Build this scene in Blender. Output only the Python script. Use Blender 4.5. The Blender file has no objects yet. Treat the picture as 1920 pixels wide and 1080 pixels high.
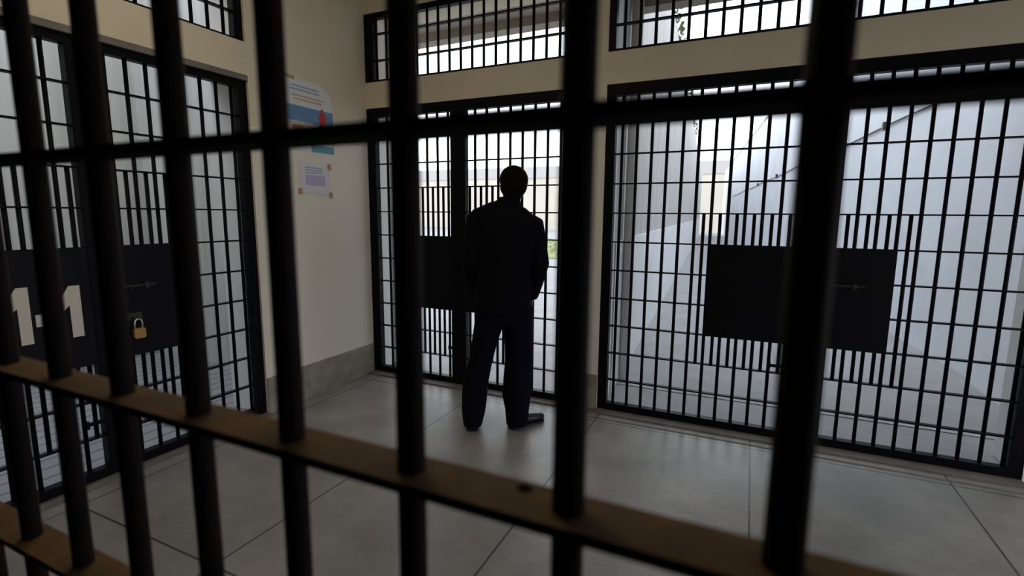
import bpy, bmesh, math, random
from mathutils import Vector, Matrix
from math import sin, cos, pi, radians

random.seed(7)
scene = bpy.context.scene
COL = scene.collection

# ------------------------------------------------------------------ camera
H = 1.42
YAW, PITCH, ROLL = radians(25.02), radians(8.24), radians(0.46)
cam_data = bpy.data.cameras.new('camera')
cam_data.sensor_width = 36.0
cam_data.lens = 952.08 / 1920 * 36.0
cam_data.clip_start = 0.02
cam_data.clip_end = 400
cam_data.dof.use_dof = True
cam_data.dof.focus_distance = 3.6
cam_data.dof.aperture_fstop = 3.1
cam = bpy.data.objects.new('camera', cam_data)
COL.objects.link(cam)
fwd = Vector((-sin(YAW) * cos(PITCH), cos(YAW) * cos(PITCH), -sin(PITCH)))
rgt = Vector((cos(YAW), sin(YAW), 0))
upv = rgt.cross(fwd)
r2 = cos(ROLL) * rgt + sin(ROLL) * upv
u2 = -sin(ROLL) * rgt + cos(ROLL) * upv
M = Matrix(((r2.x, u2.x, -fwd.x), (r2.y, u2.y, -fwd.y), (r2.z, u2.z, -fwd.z))).to_4x4()
M.translation = Vector((0, 0, H))
cam.matrix_world = M
scene.camera = cam

# ------------------------------------------------------------------ sky and exposure
world = bpy.data.worlds.new('overcast_sky')
scene.world = world
world.use_nodes = True
wn = world.node_tree
wn.nodes.clear()
w_out = wn.nodes.new('ShaderNodeOutputWorld')
w_bg = wn.nodes.new('ShaderNodeBackground')
w_tc = wn.nodes.new('ShaderNodeTexCoord')
w_sep = wn.nodes.new('ShaderNodeSeparateXYZ')
w_ramp = wn.nodes.new('ShaderNodeValToRGB')
w_ramp.color_ramp.elements[0].position = 0.0
w_ramp.color_ramp.elements[0].color = (1.28, 1.33, 1.42, 1)
w_ramp.color_ramp.elements[1].position = 0.75
w_ramp.color_ramp.elements[1].color = (0.84, 0.92, 1.0, 1)
wn.links.new(w_tc.outputs['Generated'], w_sep.inputs[0])
wn.links.new(w_sep.outputs['Z'], w_ramp.inputs[0])
wn.links.new(w_ramp.outputs[0], w_bg.inputs[0])
w_bg.inputs[1].default_value = 2.3
wn.links.new(w_bg.outputs[0], w_out.inputs[0])
scene.view_settings.view_transform = 'Standard'
scene.view_settings.look = 'None'
scene.view_settings.exposure = 0.0
scene.view_settings.gamma = 1.0
scene.view_settings.use_curve_mapping = False
try:
    scene.cycles.max_bounces = 10
    scene.cycles.diffuse_bounces = 6
except Exception:
    pass


# warm fluorescent batten on the corridor ceiling (its fixture is built with the room)
LAMP = (-1.75, 1.50, 3.30)
lamp_data = bpy.data.lights.new('corridor_lamp_light', 'AREA')
lamp_data.shape = 'RECTANGLE'
lamp_data.size = 1.2
lamp_data.size_y = 0.10
lamp_data.energy = 9.3
lamp_data.color = (1.0, 0.86, 0.62)
lamp = bpy.data.objects.new('corridor_lamp_light', lamp_data)
COL.objects.link(lamp)
lamp.location = (LAMP[0], LAMP[1], LAMP[2] - 0.012)


# ------------------------------------------------------------------ materials
def mat(name, col, rough=0.7, metal=0.0, noise=0.0, scale=6.0, bump=0.0, bscale=60.0, col2=None, spec=0.5, detail=6.0):
    m = bpy.data.materials.new(name)
    m.use_nodes = True
    nt = m.node_tree
    b = nt.nodes['Principled BSDF']
    b.inputs['Base Color'].default_value = (*col, 1)
    b.inputs['Roughness'].default_value = rough
    b.inputs['Metallic'].default_value = metal
    b.inputs['Specular IOR Level'].default_value = spec
    tc = nt.nodes.new('ShaderNodeTexCoord')
    if noise > 0 or col2:
        n = nt.nodes.new('ShaderNodeTexNoise')
        n.inputs['Scale'].default_value = scale
        n.inputs['Detail'].default_value = detail
        n.inputs['Roughness'].default_value = 0.6
        nt.links.new(tc.outputs['Object'], n.inputs['Vector'])
        r = nt.nodes.new('ShaderNodeValToRGB')
        c2 = col2 if col2 else tuple(c * (1 - noise) for c in col)
        r.color_ramp.elements[0].position = 0.35
        r.color_ramp.elements[0].color = (*c2, 1)
        r.color_ramp.elements[1].position = 0.65
        r.color_ramp.elements[1].color = (*col, 1)
        nt.links.new(n.outputs['Fac'], r.inputs[0])
        nt.links.new(r.outputs[0], b.inputs['Base Color'])
    if bump > 0:
        n2 = nt.nodes.new('ShaderNodeTexNoise')
        n2.inputs['Scale'].default_value = bscale
        n2.inputs['Detail'].default_value = 4
        nt.links.new(tc.outputs['Object'], n2.inputs['Vector'])
        bp = nt.nodes.new('ShaderNodeBump')
        bp.inputs['Strength'].default_value = bump
        bp.inputs['Distance'].default_value = 0.01
        nt.links.new(n2.outputs['Fac'], bp.inputs['Height'])
        nt.links.new(bp.outputs[0], b.inputs['Normal'])
    return m


def joint_mat(name, col, col2, joints_x, joints_y, width, jcol, rough, spec=0.5, period=None):
    """Concrete slabs with dark joints; joints at the given world coordinates."""
    m = mat(name, col, rough, noise=0.2, scale=2.6, bump=0.12, bscale=35, col2=col2, spec=spec)
    nt = m.node_tree
    b = nt.nodes['Principled BSDF']
    src = b.inputs['Base Color'].links[0].from_socket
    geo = nt.nodes.new('ShaderNodeNewGeometry')
    sep = nt.nodes.new('ShaderNodeSeparateXYZ')
    nt.links.new(geo.outputs['Position'], sep.inputs[0])
    acc = None
    for axis, (off, per) in (('X', joints_x), ('Y', joints_y)):
        s = nt.nodes.new('ShaderNodeMath'); s.operation = 'SUBTRACT'
        nt.links.new(sep.outputs[axis], s.inputs[0]); s.inputs[1].default_value = off - per / 2
        d = nt.nodes.new('ShaderNodeMath'); d.operation = 'FLOORED_MODULO'
        nt.links.new(s.outputs[0], d.inputs[0]); d.inputs[1].default_value = per
        e = nt.nodes.new('ShaderNodeMath'); e.operation = 'SUBTRACT'
        nt.links.new(d.outputs[0], e.inputs[0]); e.inputs[1].default_value = per / 2
        a = nt.nodes.new('ShaderNodeMath'); a.operation = 'ABSOLUTE'
        nt.links.new(e.outputs[0], a.inputs[0])
        l = nt.nodes.new('ShaderNodeMath'); l.operation = 'LESS_THAN'
        nt.links.new(a.outputs[0], l.inputs[0]); l.inputs[1].default_value = width / 2
        if acc is None:
            acc = l
        else:
            mx = nt.nodes.new('ShaderNodeMath'); mx.operation = 'MAXIMUM'
            nt.links.new(acc.outputs[0], mx.inputs[0]); nt.links.new(l.outputs[0], mx.inputs[1]); acc = mx
    mix = nt.nodes.new('ShaderNodeMix'); mix.data_type = 'RGBA'
    nt.links.new(acc.outputs[0], mix.inputs[0])
    nt.links.new(src, mix.inputs[6])
    mix.inputs[7].default_value = (*jcol, 1)
    nt.links.new(mix.outputs[2], b.inputs['Base Color'])
    return m


def glow_mat(name, col, strength):
    m = bpy.data.materials.new(name)
    m.use_nodes = True
    b = m.node_tree.nodes['Principled BSDF']
    b.inputs['Base Color'].default_value = (*col, 1)
    b.inputs['Emission Color'].default_value = (*col, 1)
    b.inputs['Emission Strength'].default_value = strength
    return m


def streak_mat(name, col, col2, rough=0.85, sx=5.0, sz=0.35):
    """Board-marked concrete: noise stretched along Z."""
    m = bpy.data.materials.new(name)
    m.use_nodes = True
    nt = m.node_tree
    b = nt.nodes['Principled BSDF']
    b.inputs['Roughness'].default_value = rough
    tc = nt.nodes.new('ShaderNodeTexCoord')
    mp = nt.nodes.new('ShaderNodeMapping')
    mp.inputs['Scale'].default_value = (sx, sx, sz)
    nt.links.new(tc.outputs['Object'], mp.inputs[0])
    n = nt.nodes.new('ShaderNodeTexNoise')
    n.inputs['Scale'].default_value = 1.6
    n.inputs['Detail'].default_value = 5
    nt.links.new(mp.outputs[0], n.inputs['Vector'])
    r = nt.nodes.new('ShaderNodeValToRGB')
    r.color_ramp.elements[0].position = 0.35
    r.color_ramp.elements[0].color = (*col2, 1)
    r.color_ramp.elements[1].position = 0.62
    r.color_ramp.elements[1].color = (*col, 1)
    nt.links.new(n.outputs['Fac'], r.inputs[0])
    nt.links.new(r.outputs[0], b.inputs['Base Color'])
    return m


MT = {}
MT['plaster'] = mat('cream_plaster', (0.74, 0.67, 0.53), 0.75, noise=0.1, scale=1.5, bump=0.05, bscale=40, col2=(0.68, 0.61, 0.48))
# corridor wall colour turns to a paler, greyer cream below the Z threshold
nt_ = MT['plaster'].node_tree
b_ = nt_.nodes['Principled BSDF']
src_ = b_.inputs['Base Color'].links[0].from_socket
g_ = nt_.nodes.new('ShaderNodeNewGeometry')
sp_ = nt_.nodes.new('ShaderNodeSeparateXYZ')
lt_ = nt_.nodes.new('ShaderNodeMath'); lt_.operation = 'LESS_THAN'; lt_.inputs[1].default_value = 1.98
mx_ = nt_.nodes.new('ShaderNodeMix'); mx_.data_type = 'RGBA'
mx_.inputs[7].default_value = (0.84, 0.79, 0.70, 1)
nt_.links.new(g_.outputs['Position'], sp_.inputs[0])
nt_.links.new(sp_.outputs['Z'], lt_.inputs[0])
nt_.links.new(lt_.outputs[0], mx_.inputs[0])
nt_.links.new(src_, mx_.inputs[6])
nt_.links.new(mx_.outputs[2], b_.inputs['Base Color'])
MT['ceiling'] = mat('ceiling_paint', (0.55, 0.50, 0.40), 0.8)
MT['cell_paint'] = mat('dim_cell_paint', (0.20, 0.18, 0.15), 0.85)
MT['baseboard'] = mat('cement_baseboard', (0.36, 0.33, 0.27), 0.8, noise=0.3, scale=9, bump=0.1)
MT['floor'] = joint_mat('cement_slabs', (0.34, 0.325, 0.305), (0.23, 0.22, 0.21), (0.085, 0.985), (1.19, 2.12), 0.010, (0.06, 0.055, 0.05), 0.36)
MT['sill'] = mat('cement_sill', (0.20, 0.185, 0.165), 0.7, noise=0.3, scale=10, bump=0.15)
MT['yard'] = joint_mat('yard_paving', (0.38, 0.38, 0.385), (0.32, 0.32, 0.325), (0.3, 2.4), (4.2, 3.1), 0.022, (0.30, 0.30, 0.31), 0.8)
MT['yard_brick'] = joint_mat('yard_brick_paving', (0.32, 0.32, 0.34), (0.27, 0.27, 0.285), (-3.6, 0.13), (0.2, 40.0), 0.020, (0.15, 0.15, 0.17), 0.8)
MT['step'] = mat('pale_step_edge', (0.50, 0.50, 0.50), 0.9, noise=0.3, scale=8)
MT['yard_dark'] = streak_mat('dark_render', (0.36, 0.36, 0.365), (0.28, 0.28, 0.29), sx=3, sz=0.6)
MT['yard_white'] = mat('whitewashed_wall', (0.78, 0.81, 0.86), 0.85, noise=0.08, scale=1.2, bump=0.04, col2=(0.70, 0.73, 0.77))
MT['jamb'] = mat('pale_jamb_paint', (0.78, 0.77, 0.76), 0.8)
MT['yard_grey'] = streak_mat('grey_render', (0.58, 0.565, 0.54), (0.49, 0.48, 0.46), sx=3, sz=0.5)
MT['yard_dado'] = mat('pale_dado', (0.84, 0.85, 0.86), 0.85, noise=0.08, scale=2)
MT['streak'] = streak_mat('streaked_concrete', (0.58, 0.57, 0.55), (0.44, 0.43, 0.415), sx=4.5, sz=0.22)
MT['eave'] = mat('eave_concrete', (0.36, 0.32, 0.27), 0.85, noise=0.15, scale=3)
MT['far'] = mat('far_wall_paint', (0.63, 0.58, 0.49), 0.9, noise=0.15, scale=0.3)
MT['far_cap'] = mat('far_coping', (0.46, 0.435, 0.425), 0.9)
MT['grass'] = mat('grass', (0.34, 0.37, 0.16), 0.9, noise=0.4, scale=3)
MT['leaf'] = mat('leaf', (0.10, 0.12, 0.06), 0.8, noise=0.4, scale=8)
MT['black'] = mat('black_gate_paint', (0.006, 0.006, 0.009), 0.45, noise=0.3, scale=20, spec=0.08)
MT['panel'] = mat('black_sheet_steel', (0.004, 0.004, 0.007), 0.5, noise=0.2, scale=8, spec=0.15)
MT['bar_front'] = mat('worn_bar_paint', (0.018, 0.013, 0.011), 0.55, noise=0.5, scale=14, spec=0.03, col2=(0.012, 0.010, 0.010))
MT['strap_black'] = mat('black_strap_paint', (0.007, 0.006, 0.006), 0.8, noise=0.3, scale=20, spec=0.02)
MT['strap'] = mat('rusty_brown_paint', (0.20, 0.112, 0.042), 0.8, noise=0.4, scale=22, bump=0.1, bscale=120, col2=(0.12, 0.072, 0.030), spec=0.3)
MT['numeral'] = mat('white_numeral_paint', (0.70, 0.66, 0.60), 0.7)
MT['brass'] = mat('brass', (0.50, 0.27, 0.11), 0.42, metal=0.75)
MT['steel'] = mat('bright_steel', (0.72, 0.70, 0.68), 0.3, metal=0.9)
MT['bolt'] = mat('dull_bolt_steel', (0.035, 0.035, 0.04), 0.45, metal=0.4)
MT['paper'] = mat('white_paper', (0.74, 0.75, 0.78), 0.8)
MT['paper2'] = mat('notice_paper', (0.76, 0.75, 0.80), 0.8)
MT['ink_blue'] = mat('blue_print', (0.10, 0.24, 0.50), 0.7, noise=0.2, scale=25, col2=(0.16, 0.32, 0.52))
MT['ink_teal'] = mat('teal_print', (0.12, 0.36, 0.46), 0.7)
MT['ink_soft'] = mat('pale_blue_print', (0.36, 0.44, 0.62), 0.7)
MT['ink_lav'] = mat('lavender_print', (0.52, 0.47, 0.70), 0.7)
MT['ink_dark'] = mat('dark_print', (0.06, 0.03, 0.04), 0.7)
MT['ink_red'] = mat('red_print', (0.50, 0.05, 0.03), 0.7)
MT['ink_beige'] = mat('beige_print', (0.62, 0.48, 0.40), 0.7, noise=0.25, scale=18)
MT['ink_brown'] = mat('brown_print', (0.25, 0.13, 0.07), 0.7)
MT['tape'] = mat('tan_tape', (0.45, 0.29, 0.15), 0.6)
MT['skin'] = mat('skin', (0.13, 0.075, 0.05), 0.55)
MT['hair'] = mat('dark_hair', (0.004, 0.0035, 0.003), 0.7, bump=0.4, bscale=150, spec=0.06)
MT['suit'] = mat('black_suit_cloth', (0.0035, 0.0035, 0.006), 0.9, bump=0.1, bscale=400, spec=0.1)
MT['trouser'] = mat('black_trouser_cloth', (0.004, 0.004, 0.008), 0.9, bump=0.1, bscale=400, spec=0.1)
MT['shoe'] = mat('black_leather', (0.010, 0.010, 0.018), 0.35)
MT['shirt'] = mat('dark_shirt', (0.03, 0.03, 0.035), 0.9)
MT['eye'] = mat('eye_white', (0.70, 0.68, 0.65), 0.2)
MT['trunk'] = mat('stem_bark', (0.16, 0.11, 0.07), 0.9)


# ------------------------------------------------------------------ mesh helpers
class MB:
    def __init__(self):
        self.v = []
        self.f = []

    def quadbox(self, p):
        n = len(self.v)
        self.v += [tuple(q) for q in p]
        for a in ((0, 3, 2, 1), (4, 5, 6, 7), (0, 1, 5, 4), (1, 2, 6, 5), (2, 3, 7, 6), (3, 0, 4, 7)):
            self.f.append(tuple(n + i for i in a))
        return self

    def box(self, x0, x1, y0, y1, z0, z1):
        return self.quadbox([(x0, y0, z0), (x1, y0, z0), (x1, y1, z0), (x0, y1, z0),
                             (x0, y0, z1), (x1, y0, z1), (x1, y1, z1), (x0, y1, z1)])

    def tube(self, pts, radii, n=12, ref=None, caps=True):
        """radii: float or (a,b); a along side axis, b along the other."""
        pts = [Vector(p) for p in pts]
        base = len(self.v)
        side_prev = None
        for i, p in enumerate(pts):
            if i == 0:
                t = pts[1] - pts[0]
            elif i == len(pts) - 1:
                t = pts[-1] - pts[-2]
            else:
                t = (pts[i + 1] - p).normalized() + (p - pts[i - 1]).normalized()
            t.normalize()
            rf = Vector(ref) if ref else (side_prev if side_prev else (Vector((1, 0, 0)) if abs(t.x) < 0.8 else Vector((0, 1, 0))))
            s = (rf - rf.dot(t) * t).normalized()
            side_prev = s
            o = t.cross(s)
            r = radii[i] if isinstance(radii, (list, tuple)) else radii
            a, b = r if isinstance(r, (list, tuple)) else (r, r)
            for k in range(n):
                an = 2 * pi * k / n
                self.v.append(tuple(p + s * (a * cos(an)) + o * (b * sin(an))))
        m = len(pts)
        for i in range(m - 1):
            for k in range(n):
                k2 = (k + 1) % n
                self.f.append((base + i * n + k, base + i * n + k2, base + (i + 1) * n + k2, base + (i + 1) * n + k))
        if caps:
            self.f.append(tuple(base + k for k in reversed(range(n))))
            self.f.append(tuple(base + (m - 1) * n + k for k in range(n)))
        return self

    def ell(self, c, r, rot=None, nu=20, nv=12):
        c = Vector(c)
        base = len(self.v)
        R = rot if rot else Matrix.Identity(3)
        self.v.append(tuple(c + R @ Vector((0, 0, -r[2]))))
        for j in range(1, nv):
            th = -pi / 2 + pi * j / nv
            for i in range(nu):
                ph = 2 * pi * i / nu
                self.v.append(tuple(c + R @ Vector((r[0] * cos(th) * cos(ph), r[1] * cos(th) * sin(ph), r[2] * sin(th)))))
        self.v.append(tuple(c + R @ Vector((0, 0, r[2]))))
        top = len(self.v) - 1
        for i in range(nu):
            i2 = (i + 1) % nu
            self.f.append((base, base + 1 + i2, base + 1 + i))
            for j in range(nv - 2):
                a = base + 1 + j * nu
                self.f.append((a + i, a + i2, a + nu + i2, a + nu + i))
            a = base + 1 + (nv - 2) * nu
            self.f.append((a + i, a + i2, top))
        return self

    def prism(self, poly, axis, d0, d1):
        """poly in the other two axes (in order), extruded along axis from d0 to d1."""
        n = len(poly)
        base = len(self.v)
        for d in (d0, d1):
            for a, b in poly:
                p = {'x': (d, a, b), 'y': (a, d, b), 'z': (a, b, d)}[axis]
                self.v.append(p)
        self.f.append(tuple(base + i for i in reversed(range(n))))
        self.f.append(tuple(base + n + i for i in range(n)))
        for i in range(n):
            j = (i + 1) % n
            self.f.append((base + i, base + j, base + n + j, base + n + i))
        return self

    def mesh(self, name, material, smooth=False):
        me = bpy.data.meshes.new(name)
        me.from_pydata(self.v, [], self.f)
        bm = bmesh.new()
        bm.from_mesh(me)
        bmesh.ops.recalc_face_normals(bm, faces=bm.faces)
        bm.to_mesh(me)
        bm.free()
        me.materials.append(material)
        if smooth:
            for p in me.polygons:
                p.use_smooth = True
        me.update()
        return me

    def build(self, name, material, parent=None, smooth=False, loc=(0, 0, 0), bevel=0.0):
        o = bpy.data.objects.new(name, self.mesh(name, material, smooth))
        COL.objects.link(o)
        o.location = loc
        if parent:
            o.parent = parent
        if bevel > 0:
            b = o.modifiers.new('bevel', 'BEVEL')
            b.width = bevel
            b.segments = 2
        return o


def place_copy(o, parent, loc):
    c = o.copy()
    COL.objects.link(c)
    c.parent = parent
    c.location = loc
    return c


def empty(name, loc, rz=0.0):
    o = bpy.data.objects.new(name, None)
    COL.objects.link(o)
    o.location = loc
    o.rotation_euler = (0, 0, rz)
    o.empty_display_size = 0.1
    return o


def tag(o, label, cat, group=None, kind=None):
    o['label'] = label
    o['category'] = cat
    if group:
        o['group'] = group
    if kind:
        o['kind'] = kind
    return o


def struct(name, mb, material, label=None):
    o = mb.build(name, material)
    o['kind'] = 'structure'
    if label:
        o['label'] = label
    return o


def fused(mb, voxel, iters=6, factor=0.5):
    """One continuous closed surface out of overlapping closed pieces."""
    me = mb.mesh('tmp', MT['suit'])
    o = bpy.data.objects.new('tmp', me)
    COL.objects.link(o)
    r = o.modifiers.new('r', 'REMESH')
    r.mode = 'VOXEL'
    r.voxel_size = voxel
    s = o.modifiers.new('s', 'SMOOTH')
    s.factor = factor
    s.iterations = iters
    dg = bpy.context.evaluated_depsgraph_get()
    dg.update()
    res = bpy.data.meshes.new_from_object(o.evaluated_get(dg))
    bpy.data.objects.remove(o)
    for p in res.polygons:
        p.use_smooth = True
    return res


def link_mesh(name, me, material, parent=None):
    me.materials.clear()
    me.materials.append(material)
    me.name = name
    o = bpy.data.objects.new(name, me)
    COL.objects.link(o)
    if parent:
        o.parent = parent
    return o


# ------------------------------------------------------------------ the room
W = 3.02          # left wall face at x = -W
D = 3.5177        # back wall face at y = D
T = 0.36          # wall thickness
CEIL = 3.40
GT, TB, TT = 2.292, 2.50, 3.04      # gate top, transom bottom, transom top
XR = 3.4
LY0, LY1 = 0.42, 2.394              # left gate opening
G1A, G1B = -W + 0.002, -1.13        # first back gate opening
G2A, G2B = -0.945, 1.425            # second back gate opening

struct('floor', MB().box(-W - 0.07, XR + 0.07, -2.6, D + 0.07, -0.15, 0.0), MT['floor'])
struct('ceiling', MB().box(-W - T, XR + T, -2.6, D + T, CEIL, CEIL + 0.2), MT['ceiling'])

wl = MB()
wl.box(-W - T, -W, LY1, D, 0, CEIL)
wl.box(-W - T, -W, -2.6, LY0, 0, CEIL)
wl.box(-W - T, -W, LY0, LY1, GT, TB)
wl.box(-W - T, -W, LY0, LY1, TT, CEIL)
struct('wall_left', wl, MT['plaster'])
wb = MB()
wb.box(-W - T, -W + 0.0005, D, D + T, 0, CEIL)
wb.box(G1B, G2A, D, D + T, 0, CEIL)
wb.box(G2B, XR, D, D + T, 0, CEIL)
for a, b in ((G1A, G1B), (G2A, G2B)):
    wb.box(a, b, D, D + T, GT, TB)
    wb.box(a, b, D, D + T, TT, CEIL)
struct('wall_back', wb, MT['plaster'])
lf_ = tag(empty('ceiling_lamp', LAMP), 'fluorescent batten lamp on the corridor ceiling above the man', 'lamp')
MB().box(-0.63, 0.63, -0.06, 0.06, 0.03, CEIL - LAMP[2]).build('housing', MT['paper'], lf_)
MB().tube([(-0.58, 0, 0.012), (0.58, 0, 0.012)], 0.014, n=12).build('tube', glow_mat('lamp_glow', (1.0, 0.86, 0.62), 2.0), lf_, True)
wr = MB()                            # unseen right end of the corridor; its opening is added to let daylight in
wr.box(XR, XR + T, -2.6, LY0, 0, CEIL)
wr.box(XR, XR + T, 3.35, D + T, 0, CEIL)
wr.box(XR, XR + T, LY0, 3.35, GT, CEIL)
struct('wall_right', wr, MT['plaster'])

# the camera stands in a cell behind the foreground bars
FX0, FX1, FH = -1.62, 0.92, 2.30
FY = 0.3087
wn_ = MB()
wn_.box(-W, FX0, FY - 0.10, FY + 0.10, 0, CEIL)
wn_.box(FX1, XR, FY - 0.10, FY + 0.10, 0, CEIL)
wn_.box(FX0, FX1, FY - 0.10, FY + 0.10, FH, CEIL)
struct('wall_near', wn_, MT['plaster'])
wc = MB()
wc.box(FX0 - 0.35, FX0 - 0.15, -2.4, FY - 0.10, 0, CEIL)
wc.box(FX1 + 0.15, FX1 + 0.35, -2.4, FY - 0.10, 0, CEIL)
wc.box(-W, XR, -2.6, -2.4, 0, CEIL)
struct('wall_cell', wc, MT['cell_paint'])

struct('baseboard_left', MB().box(-W, -W + 0.008, LY1 + 0.002, D - 0.004, 0, 0.262), MT['baseboard'])
struct('baseboard_back', MB().box(G1B + 0.002, G2A - 0.002, D - 0.008, D, 0, 0.262), MT['baseboard'])
# cement sills in front of the gates
sl = MB()
sl.box(-W + 0.01, G1B, D - 0.085, D + 0.07, 0.0, 0.012)
struct('trim_1', sl, MT['sill'])
sl = MB()
sl.box(G2A, G2B, D - 0.085, D + 0.07, 0.0, 0.012)
sl.box(G2A, G2B, D - 0.165, D - 0.145, 0.0, 0.003)
struct('trim_2', sl, MT['sill'])
struct('trim_3', MB().box(-W - 0.07, -W + 0.05, LY0, LY1, 0.0, 0.012), MT['sill'])
# grey mortar edge of the lintel over the left gate
struct('trim_4', MB().box(-W - 0.03, -W + 0.003, LY0, LY1, GT - 0.03, GT + 0.004), MT['sill'])

# ------------------------------------------------------------------ the yards outside
gy = MB()
gy.box(-70, 60, D + 0.07, 110, -0.2, -0.005)
gy2 = MB().box(XR + 0.07, 60, -20, D + 0.07, -0.2, -0.005)
struct('side_yard_paving', gy2, MT['yard'])
struct('yard_paving', gy, MT['yard'])
struct('left_yard_paving', MB().box(-9.0, -W - 0.07, -2.5, D + 0.06, -0.2, -0.005), MT['yard_brick'])
struct('yard_step_edge', MB().box(-1.1, 2.1, 4.16, 4.20, -0.005, 0.002), MT['step'])
# pale paint on the jambs outside the gates
jb = MB()
for a, b in ((G1A + 0.001, G1B), (G2A, G2B)):
    for z0, z1 in ((0, GT), (TB, TT)):
        jb.box(a, a + 0.004, D + 0.06, D + T, z0, z1)
        jb.box(b - 0.004, b, D + 0.06, D + T, z0, z1)
struct('trim_5', jb, MT['jamb'])
jb = MB()
for z0, z1 in ((0, GT), (TB, TT)):
    jb.box(-W - T, -W - 0.072, LY1 - 0.004, LY1, z0, z1)
    jb.box(-W - T, -W - 0.072, LY0, LY0 + 0.004, z0, z1)
struct('trim_6', jb, MT['jamb'])
# yard wall between the two yards, and the right hand one
def skew_wall(x0, k, y0, y1, t, z0, z1):
    m = MB()
    p = lambda y: x0 + k * (y - 5.0)
    m.quadbox([(p(y0), y0, z0), (p(y0) + t, y0, z0), (p(y1) + t, y1, z0), (p(y1), y1, z0),
               (p(y0), y0, z1), (p(y0) + t, y0, z1), (p(y1) + t, y1, z1), (p(y1), y1, z1)])
    return m
struct('yard_wall_left', skew_wall(-1.03, -0.070, D + T + 0.02, 40, -0.22, 1.22, 4.45), MT['yard_grey'])
struct('yard_wall_left_dado', skew_wall(-1.012, -0.070, D + T + 0.02, 40, -0.25, -0.01, 1.22), MT['yard_dado'])
struct('yard_wall_right', skew_wall(1.93, -0.105, D + T + 0.02, 44, 0.25, -0.01, 4.9), MT['yard_white'])
struct('yard_wall_right_coping', skew_wall(1.91, -0.105, D + T + 0.02, 44, 0.29, 4.9, 4.98), MT['yard_grey'])
def rx(y): return 1.93 - 0.105 * (y - 5.0)
cb = MB()
cb.tube([(rx(y) - 0.02, y, 2.62 + 0.015 * sin(y)) for y in [7 + 0.7 * i for i in range(40)]], 0.012, n=8)
for y in (8.5, 10.5, 13.5, 17.5, 22):
    cb.box(rx(y) - 0.06, rx(y) - 0.002, y - 0.05, y + 0.05, 2.58, 2.68)
tag(cb.build('wall_cable', MT['bolt']), 'thin dark cable with clips along the white yard wall', 'cable')
struct('yard_pier', MB().box(1.82, 2.2, 4.05, 5.6, -0.01, 4.9), MT['yard_white'])
tag(MB().tube([(-0.925, 4.30, -0.005), (-0.925, 4.30, 3.16)], 0.045, n=16).build('downpipe', MT['jamb'], None, True), 'white round downpipe behind the gate right of the pillar', 'pipe')
# eave over the gates
ev = MB()
ev.box(-W - 2, XR, D + T, 4.55, 3.16, 3.32)
ev.box(-W - 2, XR, 4.40, 4.55, 3.08, 3.16)
struct('eave', ev, MT['eave'])
# left yard walls
struct('left_yard_wall', MB().box(-5.6, -5.4, -2.5, D + T, -0.01, 4.3), MT['streak'])
struct('left_yard_dado', MB().box(-5.4, -5.385, -2.3, 3.05, -0.005, 0.8), MT['yard_dark'])
lw = MB()
lw.box(-5.4, -W - T, 3.05, 3.25, -0.01, 4.3)
lw.box(-5.4, -W - T, -2.5, -2.3, -0.01, 4.3)
struct('left_yard_end_walls', lw, MT['streak'])
# perimeter wall far away
pw = MB()
pw.box(-60, 30, 46, 46.4, -0.01, 4.9)
struct('perimeter_wall', pw, MT['far'])
struct('perimeter_coping', MB().box(-60, 30, 45.9, 46.5, 4.9, 5.95), MT['far_cap'])

# grass strip
g = MB()
for i in range(2600):
    x = random.uniform(-17, -3.2)
    y = random.uniform(15.5, 27)
    h = random.uniform(0.05, 0.22)
    a = random.uniform(0, pi)
    dx, dy = 0.04 * cos(a), 0.04 * sin(a)
    n = len(g.v)
    g.v += [(x - dx, y - dy, 0), (x + dx, y + dy, 0), (x + random.uniform(-.06, .06), y + random.uniform(-.06, .06), h)]
    g.f.append((n, n + 1, n + 2))
g.box(-17, -3.2, 15.5, 27, -0.01, 0.03)
gr = g.build('grass', MT['grass'])
tag(gr, 'strip of green grass across the yard beyond the far gate', 'grass', kind='stuff')

# climbing plant along the top of the grey yard wall
cp = empty('climbing_plant', (-2.0, 16.0, 4.45))
def wx(y): return -1.03 - 0.070 * (y - 5.0)
st = MB()
pts = [(wx(y) + 2.0 - 0.06, y - 16.0, 0.08 + 0.04 * sin(y * 3)) for y in [6 + 0.8 * i for i in range(20)]]
st.tube(pts, 0.02, n=6)
st.build('stem', MT['trunk'], cp)
lf = MB()
for i in range(900):
    y = random.uniform(6, 21.5)
    z = 0.065 + random.uniform(0.0, 0.42) * random.random() ** 0.8
    x = wx(y) + 2.0 + random.uniform(-0.20, 0.08)
    c = Vector((x, y - 16.0, z))
    a = Vector((random.uniform(-1, 1), random.uniform(-1, 1), random.uniform(-1, 1))).normalized() * 0.05
    b = Vector((random.uniform(-1, 1), random.uniform(-1, 1), random.uniform(-1, 1))).normalized() * 0.035
    n = len(lf.v)
    lf.v += [tuple(c - a), tuple(c + b), tuple(c + a), tuple(c - b)]
    lf.f.append((n, n + 1, n + 2, n + 3))
lo = lf.build('foliage', MT['leaf'], cp)
tag(cp, 'dark climbing plant trailing along the top of the grey yard wall', 'plant')


# ------------------------------------------------------------------ barred gates
BAR_R = 0.0105
def bar_mesh(length, material):
    return MB().tube([(0, 0, 0), (0, 0, length)], BAR_R, n=12).mesh('bar', material, True)

def add_bar(parent, me, x, y, z):
    o = bpy.data.objects.new('bar', me)
    COL.objects.link(o)
    o.parent = parent
    o.location = (x, y, z)
    return o

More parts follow.
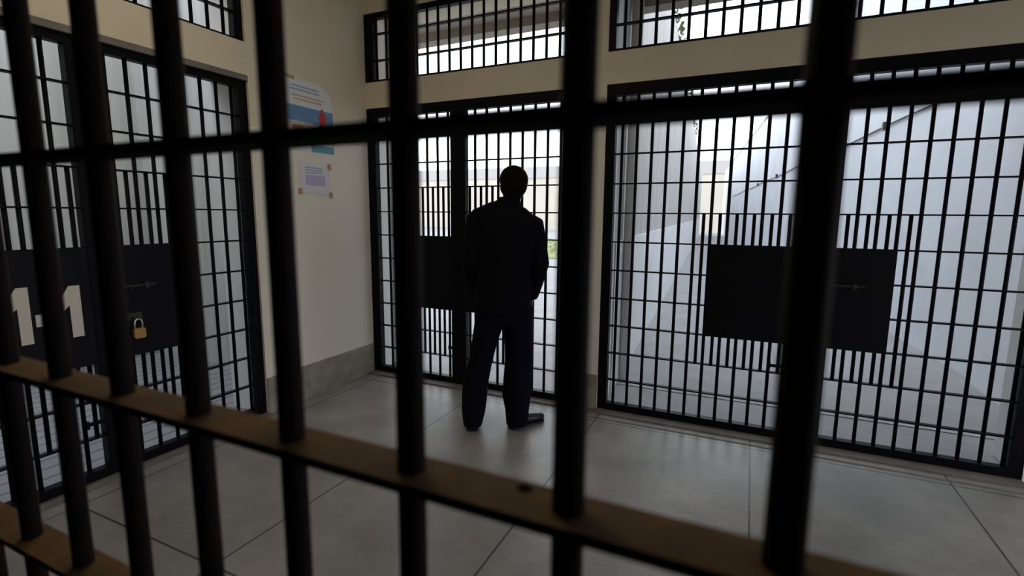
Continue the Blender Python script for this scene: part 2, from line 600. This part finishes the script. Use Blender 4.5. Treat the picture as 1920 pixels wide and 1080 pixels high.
def gate(name, label, loc, rz, width, bars, shorts, short_z, panel, post, frame_w=(0.06, 0.06), bolt_x=None, panel_y=0.006):
    """Local x runs along the opening, local y away from the corridor."""
    t = tag(empty(name, loc, rz), label, 'gate', 'barred gates of the corridor')
    fw0, fw1 = frame_w
    base_z = 0.012
    f = MB()
    f.box(0.001, fw0, 0.004, 0.056, base_z, GT - 0.002)
    f.box(width - fw1, width - 0.001, 0.004, 0.056, base_z, GT - 0.002)
    f.box(fw0, width - fw1, 0.004, 0.056, 2.216, GT - 0.002)
    f.box(fw0, width - fw1, 0.004, 0.056, base_z, 0.062)
    f.build('frame', MT['black'], t)
    MB().box(post[0], post[1], 0.002, 0.060, 0.062, 2.216).build('post', MT['black'], t, bevel=0.004)
    long_me = bar_mesh(2.216 - 0.062, MT['black'])
    for x in bars:
        add_bar(t, long_me, x, 0.03, 0.062)
    short_me = bar_mesh(short_z[1] - short_z[0], MT['black'])
    for x in shorts:
        add_bar(t, short_me, x, 0.03, short_z[0])
    rod_me = MB().box(fw0, width - fw1, 0.014, 0.046, -0.0045, 0.0045).mesh('cross_bar', MT['black'])
    for k in range(10):
        o = bpy.data.objects.new('cross_bar', rod_me)
        COL.objects.link(o)
        o.parent = t
        o.location = (0, 0, 0.235 + 0.2 * k)
    p = MB().box(panel[0], panel[1], panel_y, panel_y + 0.012, 0.632, 1.236).build('lock_panel', MT['panel'], t)
    # slide bolt with two keepers on the panel
    bx = (panel[0] + panel[1]) / 2 + 0.12
    b = MB()
    b.tube([(bx, -0.012 + panel_y, 1.018), (bx + 0.24, -0.012 + panel_y, 1.018)], 0.009, n=10)
    b.tube([(bx + 0.10, -0.012 + panel_y, 1.018), (bx + 0.10, -0.05 + panel_y, 1.005)], 0.006, n=8)
    b.box(bx + 0.03, bx + 0.05, -0.024 + panel_y, panel_y, 1.002, 1.034)
    b.box(bx + 0.18, bx + 0.20, -0.024 + panel_y, panel_y, 1.002, 1.034)
    b.build('slide_bolt', MT['bolt'], p)
    if bolt_x:
        zb = bolt_x[2]
        d = MB()
        d.tube([(bolt_x[0], 0.01, zb), (bolt_x[1], 0.01, zb)], 0.011, n=8)
        d.box(bolt_x[0], bolt_x[0] + 0.012, 0.0, 0.03, zb - 0.02, zb + 0.02)
        d.build('drop_bolt', MT['black'], t)
    return t, p

# first back gate, behind the man
bars = [x - G1A for x in ([-2.426 - 0.1 * k for k in range(5)] + [-2.326, -2.226] + [-1.98 + 0.1005 * k for k in range(8)])]
shorts = [x - G1A for x in ([-2.576, -2.476, -2.376, -2.276] + [-2.03 + 0.1005 * k for k in range(5)])]
g1, p1 = gate('barred_gate', 'black barred gate directly in front of the standing man', (G1A, D, 0), 0, G1B - G1A, bars, shorts,
              (0.235, 1.635), (-2.625 - G1A, -1.625 - G1A), (-2.192 - G1A, -2.058 - G1A), (0.085, 0.06), (-2.225 - G1A, -2.17 - G1A, 0.315))
# second back gate on the right
B2 = [-0.834 + 0.0992 * k for k in range(23)]
bars = [x - G2A for x in B2 if not (0.22 < x < 0.41) and x < 1.36]
shorts = [x - G2A for x in [-0.2835 + 0.0992 * k for k in range(12)] if not (0.22 < x < 0.41)]
g2, p2 = gate('barred_gate', 'black barred gate with a plain sheet panel, right of the cream pillar', (G2A, D, 0), 0, G2B - G2A, bars, shorts,
              (0.435, 1.437), (-0.236 - G2A, 0.760 - G2A), (0.262 - G2A, 0.385 - G2A), (0.066, 0.06), (0.158 - G2A, 0.262 - G2A, 0.485))
# left gate with the cell number
bars = [2.2985 - 0.1015 * k for k in range(8)] + [1.331 - 0.1015 * k for k in range(9)]
shorts = [1.845 - 0.1015 * k for k in range(4)] + [1.382 - 0.1015 * k for k in range(5)]
g3, p3 = gate('barred_gate', 'black barred gate on the left wall numbered 11-1 in white', (-W - 0.012, LY0, 0), pi / 2, LY1 - LY0,
              [x - LY0 for x in bars], [x - LY0 for x in shorts], (0.235, 1.635), (0.86 - LY0, 1.865 - LY0), (1.414 - LY0, 1.54 - LY0),
              (0.06, 0.062), (1.33 - LY0, 1.414 - LY0, 0.32))
# painted numerals, a sub-part each
def one(y0, y1, zb, zt):
    # a block numeral 1: stem y0..y1 with a slanted flag to the left
    w = y1 - y0
    return [(y0, zb), (y1, zb), (y1, zt), (y0 + 0.002, zt), (y0 - 0.030, zt - 0.055), (y0 - 0.030, zt - 0.125), (y0, zt - 0.095)]
for (a, b, zb, zt) in ((1.040, 1.086, 0.796, 1.068), (1.118, 1.164, 0.796, 1.066), (1.318, 1.366, 0.793, 1.052)):
    MB().prism([(y - LY0, z) for y, z in one(a, b, zb, zt)], 'y', 0.0030, 0.0058).build('numeral', MT['numeral'], p3)
MB().box(1.180 - LY0, 1.255 - LY0, 0.0030, 0.0058, 0.872, 0.930).build('hyphen', MT['numeral'], p3)
hs = MB()
hs.box(1.560 - LY0, 1.640 - LY0, -0.002, 0.006, 0.832, 0.872)
hs.tube([(1.588 - LY0, 0.004, 0.845), (1.588 - LY0, -0.022, 0.845), (1.612 - LY0, -0.022, 0.845), (1.612 - LY0, 0.004, 0.845)], 0.004, n=8)
hs.build('hasp', MT['bolt'], p3)

# padlock hanging from the hasp of the left gate
pl = tag(empty('padlock', (-W + 0.012, 1.600, 0.732)), 'small brass padlock with a steel shackle on the 11-1 gate', 'padlock')
MB().prism([(-0.030, 0.006), (-0.022, 0.0), (0.022, 0.0), (0.030, 0.006), (0.030, 0.050), (0.022, 0.058), (-0.022, 0.058), (-0.030, 0.050)], 'x', -0.004, 0.020).build('lock_body', MT['brass'], pl, bevel=0.003)
arc = [(0.008, -0.019, 0.055), (0.008, -0.019, 0.085)] + [(0.008, -0.019 * cos(a), 0.085 + 0.022 * sin(a)) for a in [pi * k / 8 for k in range(1, 8)]] + [(0.008, 0.019, 0.085), (0.008, 0.019, 0.055)]
MB().tube(arc, 0.0048, n=8).build('shackle', MT['steel'], pl, True)

# ------------------------------------------------------------------ transom grilles
def transom(label, loc, rz, width, bars, fw=0.05):
    t = tag(empty('transom_grille', loc, rz), label, 'grille', 'transom grilles over the gates')
    h = TT - TB
    f = MB()
    f.box(0.001, fw, 0.004, 0.054, 0.001, h - 0.001)
    f.box(width - fw, width - 0.001, 0.004, 0.054, 0.001, h - 0.001)
    f.box(fw, width - fw, 0.004, 0.054, h - 0.045, h - 0.001)
    f.box(fw, width - fw, 0.004, 0.054, 0.001, 0.016)
    f.build('frame', MT['black'], t)
    me = bar_mesh(h - 0.06, MT['black'])
    for x in bars:
        add_bar(t, me, x, 0.03, 0.016)
    rod = MB().box(fw, width - fw, 0.014, 0.046, -0.005, 0.005).mesh('cross_bar', MT['black'])
    for z in (0.172, 0.380):
        o = bpy.data.objects.new('cross_bar', rod)
        COL.objects.link(o)
        o.parent = t
        o.location = (0, 0, z)
    return t
transom('black barred grille high above the gate the man faces', (G1A, D, TB), 0, G1B - G1A, [x - G1A for x in [-2.911 + 0.1007 * k for k in range(18)]], 0.085)
transom('black barred grille high above the gate right of the pillar', (G2A, D, TB), 0, G2B - G2A, [x - G2A for x in [-0.8438 + 0.1008 * k for k in range(23)] if x < 1.36])
transom('black barred grille high above the numbered left gate', (-W - 0.012, LY0, TB), pi / 2, LY1 - LY0, [x - LY0 for x in [2.278 - 0.1015 * k for k in range(18)]], 0.06)

# ------------------------------------------------------------------ foreground cell grille
fg = tag(empty('barred_cell_front', (0, FY, 0)), 'dark round bars through brown flat straps, closest to the viewer across the whole view', 'bars')
me = MB().tube([(0, 0, 0), (0, 0, FH - 0.05)], 0.0113, n=20).mesh('bar', MT['bar_front'], True)
for k in range(-5, 14):
    add_bar(fg, me, -0.8805 + 0.13 * k, 0, 0.03)
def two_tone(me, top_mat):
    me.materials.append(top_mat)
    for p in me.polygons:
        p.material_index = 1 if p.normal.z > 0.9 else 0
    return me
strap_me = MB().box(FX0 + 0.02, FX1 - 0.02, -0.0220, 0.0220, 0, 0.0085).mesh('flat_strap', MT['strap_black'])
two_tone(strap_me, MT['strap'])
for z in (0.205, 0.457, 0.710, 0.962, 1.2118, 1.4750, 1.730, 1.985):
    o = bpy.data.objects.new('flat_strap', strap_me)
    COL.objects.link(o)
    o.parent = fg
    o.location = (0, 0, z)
f = MB()
f.box(FX0 + 0.001, FX0 + 0.03, -0.025, 0.025, 0.001, FH - 0.001)
f.box(FX1 - 0.03, FX1 - 0.001, -0.025, 0.025, 0.001, FH - 0.001)
f.box(FX0 + 0.03, FX1 - 0.03, -0.025, 0.025, FH - 0.04, FH - 0.001)
f.box(FX0 + 0.03, FX1 - 0.03, -0.025, 0.025, 0.001, 0.04)
f.build('frame', MT['bar_front'], fg)
MB().ell((-0.138, 0.012, 1.2205), (0.006, 0.005, 0.003), nu=10, nv=8).build('weld_bead', MT['bar_front'], fg, True)

# ------------------------------------------------------------------ poster and notice on the left wall pier
XW = -W + 0.001
def sheet(outline, t0, t1):
    return MB().prism(outline, 'x', t0, t1)
po = [(2.640, 1.870), (3.130, 1.868), (3.130, 2.230)] + [(3.130 - 0.17 + 0.17 * cos(a), 2.230 + 0.140 * sin(a)) for a in [pi / 2 * k / 8 for k in range(1, 9)]] + [(2.64, 2.380)]
pp = empty('poster', (XW, 2.885, 1.870))
def L(poly): return [(y - 2.885, z - 1.870) for y, z in poly]
sheet(L(po), 0.0, 0.0025).build('paper', MT['paper'], pp)
def strip(parent, name, material, y0, y1, z0, z1, oy, oz, d=0.0033, slant=0.0):
    return MB().prism([(y0 - oy, z0 - oz), (y1 - oy, z0 - oz + slant), (y1 - oy, z1 - oz + slant), (y0 - oy, z1 - oz)], 'x', 0.0024, d).build(name, material, parent)
strip(pp, 'colour_band', MT['ink_blue'], 2.645, 3.128, 2.075, 2.185, 2.885, 1.870)
strip(pp, 'colour_band', MT['ink_beige'], 2.645, 3.128, 1.945, 2.072, 2.885, 1.870)
strip(pp, 'colour_band', MT['ink_teal'], 2.90, 3.128, 1.873, 1.925, 2.885, 1.870)
for k, (y0, y1, z) in enumerate(((2.74, 2.99, 2.315), (2.72, 3.00, 2.290), (2.74, 3.04, 2.250), (2.76, 3.02, 2.225))):
    strip(pp, 'printed_line', MT['ink_soft'] if k < 2 else MT['ink_beige'], y0, y1, z, z + 0.012, 2.885, 1.870)
fgm = MB().ell((0.0036, 0, 0.105), (0.001, 0.016, 0.017), nu=12, nv=8)
fgm.prism([(-0.030, 0.0), (0.030, 0.0), (0.036, 0.070), (0.020, 0.092), (-0.020, 0.092), (-0.036, 0.070)], 'x', 0.003, 0.0042)
fo = fgm.build('printed_figure', MT['ink_red'], pp)
fo.location = (0, 3.02 - 2.885, 2.075 - 1.870)
strip(pp, 'printed_figure', MT['ink_dark'], 2.985, 3.06, 1.985, 2.076, 2.885, 1.870, 0.0040)
strip(pp, 'printed_figure', MT['ink_brown'], 2.73, 2.83, 1.99, 2.05, 2.885, 1.870, 0.0040)
strip(pp, 'tape', MT['tape'], 2.68, 2.77, 2.362, 2.386, 2.885, 1.870, 0.0040, -0.004)
tag(pp, 'white and blue poster with a rounded top corner on the cream wall', 'poster')

npn = [(2.775, 1.570), (3.075, 1.556), (3.075, 1.740)] + [(3.075 - 0.09 + 0.09 * cos(a), 1.740 + 0.035 * sin(a)) for a in [pi / 2 * k / 6 for k in range(1, 7)]] + [(2.775, 1.790)]
nn = empty('notice', (XW, 2.925, 1.556))
sheet([(y - 2.925, z - 1.556) for y, z in npn], 0.0, 0.002).build('paper', MT['paper2'], nn)
strip(nn, 'printed_block', MT['ink_lav'], 2.83, 3.02, 1.625, 1.70, 2.925, 1.556)
for z in (1.715, 1.733, 1.751):
    strip(nn, 'printed_line', MT['ink_soft'], 2.83, 3.00, z, z + 0.008, 2.925, 1.556)
for y, z in ((2.760, 1.555), (3.060, 1.535), (3.055, 1.750)):
    strip(nn, 'tape', MT['tape'], y, y + 0.035, z, z + 0.045, 2.925, 1.556, 0.0040)
tag(nn, 'small white taped notice below the blue poster', 'notice')

# ------------------------------------------------------------------ the standing man
# local axes: x to his right as seen from the corridor, y the way he faces, z up
MX, MY, MYAW = -1.42, 2.94, radians(25.8)

body = MB()
# torso, neck
body.tube([(-.01, 0, .86), (-.01, 0, 1.0), (-.005, 0, 1.15), (0, 0, 1.28), (.005, -.005, 1.37), (.012, 0, 1.43)],
          [(.15, .10), (.14, .095), (.15, .105), (.165, .105), (.15, .09), (.075, .065)], n=20, ref=(1, 0, 0))
body.tube([(.015, -.005, 1.38), (.025, .012, 1.46), (.042, .035, 1.55)], [(.062, .062), (.055, .058), (.056, .062)], n=16, ref=(1, 0, 0))
# head, tipped forward
hc = Vector((0.052, 0.045, 1.612))
HR = Matrix.Rotation(radians(-16), 3, 'X') @ Matrix.Rotation(radians(-8), 3, 'Z')
def hp(x, y, z): return tuple(hc + HR @ Vector((x, y, z)))
body.ell(hp(0, -0.008, 0.022), (.074, .092, .084), HR)
body.ell(hp(0, 0.012, -0.035), (.063, .074, .078), HR)
body.ell(hp(0, 0.050, -0.085), (.034, .034, .026), HR)
body.tube([hp(0, .085, .02), hp(0, .100, -.010), hp(0, .108, -.030)], [.008, .011, .014], n=10)
body.ell(hp(0, .090, -.062), (.024, .010, .006), HR, 12, 8)
body.ell(hp(0, .086, -.072), (.020, .010, .006), HR, 12, 8)
body.ell(hp(-.033, .080, .024), (.022, .012, .006), HR, 12, 8)
body.ell(hp(.033, .080, .024), (.022, .012, .006), HR, 12, 8)
for s in (-1, 1):
    body.ell(hp(s * .077, -.008, -.015), (.009, .020, .032), HR, 12, 8)
# arms
ARM = {1: [(.165, 0, 1.375), (.195, -.012, 1.25), (.222, -.03, 1.11), (.205, .035, .99), (.182, .085, .895)],
       -1: [(-.175, 0, 1.395), (-.205, -.012, 1.26), (-.220, -.03, 1.12), (-.205, .035, .99), (-.180, .085, .895)]}
for s, a in ARM.items():
    body.tube(a, [.055, .050, .042, .036, .027], n=14)
    # hand going into the trouser pocket: palm, four fingers and the thumb outside
    wv = Vector(a[-1])
    dn = Vector((-s * .22, .22, -1)).normalized()
    sd = Vector((-s * .15, .95, .15)).normalized()
    sd = (sd - sd.dot(dn) * dn).normalized()
    body.tube([tuple(wv), tuple(wv + dn * .045), tuple(wv + dn * .092)], [(.026, .018), (.040, .015), (.040, .012)], n=14, ref=tuple(sd))
    nrm = dn.cross(sd)
    for k, (off, ln) in enumerate(((.030, .070), (.011, .078), (-.009, .073), (-.028, .058))):
        b0 = wv + dn * .085 + sd * off
        q1 = b0 + dn * ln * .45
        q2 = b0 + dn * ln * .8 - nrm * (.010 * s)
        q3 = b0 + dn * ln - nrm * (.020 * s)
        body.tube([tuple(b0), tuple(q1), tuple(q2), tuple(q3)], [.0092, .0088, .008, .0065], n=8)
    t0 = wv + dn * .025 + sd * .024
    body.tube([tuple(t0), tuple(t0 + dn * .026 + sd * .026), tuple(t0 + dn * .055 + sd * .034)], [.012, .0105, .008], n=8)
# legs inside the trousers
LEG = {-1: [(-.085, 0, .88), (-.118, .008, .66), (-.165, .012, .45), (-.200, .0, .24), (-.212, -.015, .07)],
       1: [(.070, 0, .88), (.088, .006, .66), (.090, .006, .45), (.082, 0, .24), (.075, -.005, .07)]}
for s, a in LEG.items():
    body.tube(a, [.085, .074, .058, .050, .038], n=16)
person = link_mesh('person', fused(body, 0.0055, 4), MT['skin'])
person.location = (MX, MY, 0)
person.rotation_euler = (0, 0, MYAW)
tag(person, 'person in a black suit standing with back turned and hands in pockets, facing the gate', 'person')

# hair
hm = MB()
hm.ell(hp(0, -0.012, 0.022), (.092, .102, .093), HR, 28, 18)
hm.ell(hp(0, -0.034, -0.035), (.085, .072, .068), HR, 24, 14)
hm.ell(hp(0, -0.045, -0.085), (.058, .040, .040), HR, 24, 14)
hair = fused(hm, 0.006, 3)
bmh = bmesh.new()
bmh.from_mesh(hair)
HI = HR.transposed()
kill = []
for v in bmh.verts:
    q = HI @ (v.co - hc)
    if q.y > 0.035 and q.z < 0.055 or (q.y > -0.01 and q.z < -0.02) or q.z < -0.115:
        kill.append(v)
bmesh.ops.delete(bmh, geom=kill, context='VERTS')
bmh.to_mesh(hair)
bmh.free()
link_mesh('hair', hair, MT['hair'], person)
for s in (-1, 1):
    MB().ell(hp(s * .031, .078, .006), (.012, .011, .011), HR, 14, 10).build('eye', MT['eye'], person, True)

# jacket
jk = MB()
secs = [(.795, -.020, -.002, .186, .128), (.88, -.018, 0, .184, .126), (1.0, -.012, 0, .176, .118), (1.10, -.008, 0, .178, .118), (1.22, -.004, -.003, .192, .124),
        (1.32, 0, -.006, .200, .122), (1.375, .0, -.008, .196, .110), (1.415, .004, -.006, .160, .092), (1.448, .012, .0, .100, .078), (1.480, .020, .008, .070, .068), (1.497, .022, .010, .062, .062)]
base = len(jk.v)
nseg = 28
for z, cx, cy, hw, hd in secs:
    for k in range(nseg):
        a = 2 * pi * k / nseg
        x = cx + hw * math.copysign(abs(cos(a)) ** 0.8, cos(a))
        y = cy + hd * math.copysign(abs(sin(a)) ** 0.8, sin(a))
        tilt = -0.10 * x if z > 1.2 else 0
        jk.v.append((x, y, z + tilt))
for i in range(len(secs) - 1):
    for k in range(nseg):
        k2 = (k + 1) % nseg
        jk.f.append((base + i * nseg + k, base + i * nseg + k2, base + (i + 1) * nseg + k2, base + (i + 1) * nseg + k))
jk.f.append(tuple(base + k for k in reversed(range(nseg))))
jk.f.append(tuple(base + (len(secs) - 1) * nseg + k for k in range(nseg)))
jk.tube([(.130, 0, 1.385), (.183, -.002, 1.352), (.200, -.012, 1.25), (.224, -.032, 1.11), (.203, .025, .995), (.176, .082, .878)],
        [.055, .066, .062, .057, .050, .043], n=18)
jk.tube([(-.135, 0, 1.415), (-.192, -.002, 1.382), (-.207, -.012, 1.26), (-.219, -.032, 1.12), (-.207, .025, .995), (-.179, .084, .872)],
        [.055, .066, .063, .058, .052, .044], n=18)
# square shoulder pads
jk.tube([(.030, .010, 1.470), (.105, .002, 1.425), (.185, -.004, 1.362)], [(.070, .036), (.078, .042), (.064, .036)], n=18, ref=(0, 1, 0))
jk.tube([(.010, .010, 1.485), (-.085, .002, 1.460), (-.203, -.004, 1.414)], [(.070, .036), (.078, .040), (.064, .034)], n=18, ref=(0, 1, 0))
jk.tube([(.016, .004, 1.45), (.022, .012, 1.522)], [(.082, .076), (.073, .072)], n=22, ref=(1, 0, 0))
link_mesh('jacket', fused(jk, 0.008, 5), MT['suit'], person)
# shirt collar
MB().tube([(.021, .008, 1.476), (.026, .014, 1.503)], [(.058, .062), (.056, .060)], n=24, ref=(1, 0, 0), caps=False).build('shirt_collar', MT['shirt'], person, True)

# trousers
tr = MB()
tr.tube([(-.012, 0, .98), (-.012, 0, .88), (-.01, 0, .79), (-.006, 0, .715)], [(.160, .108), (.178, .122), (.184, .126), (.168, .112)], n=24, ref=(1, 0, 0))
tr.tube([(-.092, 0, .82), (-.108, .004, .70), (-.137, .008, .58), (-.163, .012, .45), (-.190, .006, .33), (-.201, .0, .24), (-.208, -.008, .12), (-.214, -.012, .022)],
        [(.096, .112), (.094, .100), (.084, .088), (.079, .082), (.084, .086), (.086, .090), (.080, .096), (.062, .100)], n=22, ref=(1, 0, 0))
tr.tube([(.080, 0, .82), (.086, .004, .70), (.091, .006, .58), (.090, .006, .45), (.084, .004, .33), (.080, .0, .225), (.084, -.002, .12), (.086, -.004, .022)],
        [(.096, .112), (.096, .100), (.094, .092), (.091, .088), (.094, .090), (.097, .094), (.080, .092), (.074, .088)], n=22, ref=(1, 0, 0))
link_mesh('trousers', fused(tr, 0.007, 5), MT['trouser'], person)

# shoes
def shoe(heel, ang):
    m = MB()
    prof = [(-.045, .034, .030, .040), (-.02, .040, .040, .048), (.04, .040, .042, .050), (.10, .044, .037, .043), (.16, .048, .033, .038), (.205, .042, .028, .033), (.232, .026, .019, .030)]
    ca, sa = cos(ang), sin(ang)
    pts = [(heel[0] + (d + .045) * sa, heel[1] + (d + .045) * ca, zc) for d, hw, hh, zc in prof]
    m.tube(pts, [(hw, hh) for d, hw, hh, zc in prof], n=16, ref=(ca, -sa, 0))
    m.tube([(heel[0] + .045 * sa, heel[1] + .045 * ca, .04), (heel[0] + .05 * sa, heel[1] + .05 * ca, .11)], [.042, .040], n=14)
    me = fused(m, 0.006, 3)
    bm = bmesh.new()
    bm.from_mesh(me)
    for v in bm.verts:
        if v.co.z < 0.004:
            v.co.z = 0.0
    bm.to_mesh(me)
    bm.free()
    # sole and heel block
    so = MB()
    k = 16
    top = []
    for (d, w) in ((-.05, .026), (-.03, .038), (.03, .037), (.09, .042), (.15, .049), (.19, .046), (.222, .034), (.238, .014)):
        top.append((d, w))
    poly = [(d, w) for d, w in top] + [(d, -w) for d, w in reversed(top)]
    poly = [(heel[0] + (d + .045) * sa + w * ca, heel[1] + (d + .045) * ca - w * sa) for d, w in poly]
    return me, MB().prism(poly, 'z', 0.0, 0.016)
for hl, an in (((-.212, -.075), radians(-6)), ((.040, -.035), radians(54))):
    me, so = shoe(hl, an)
    s = link_mesh('shoe', me, MT['shoe'], person)
    so.build('sole', MT['shoe'], s)
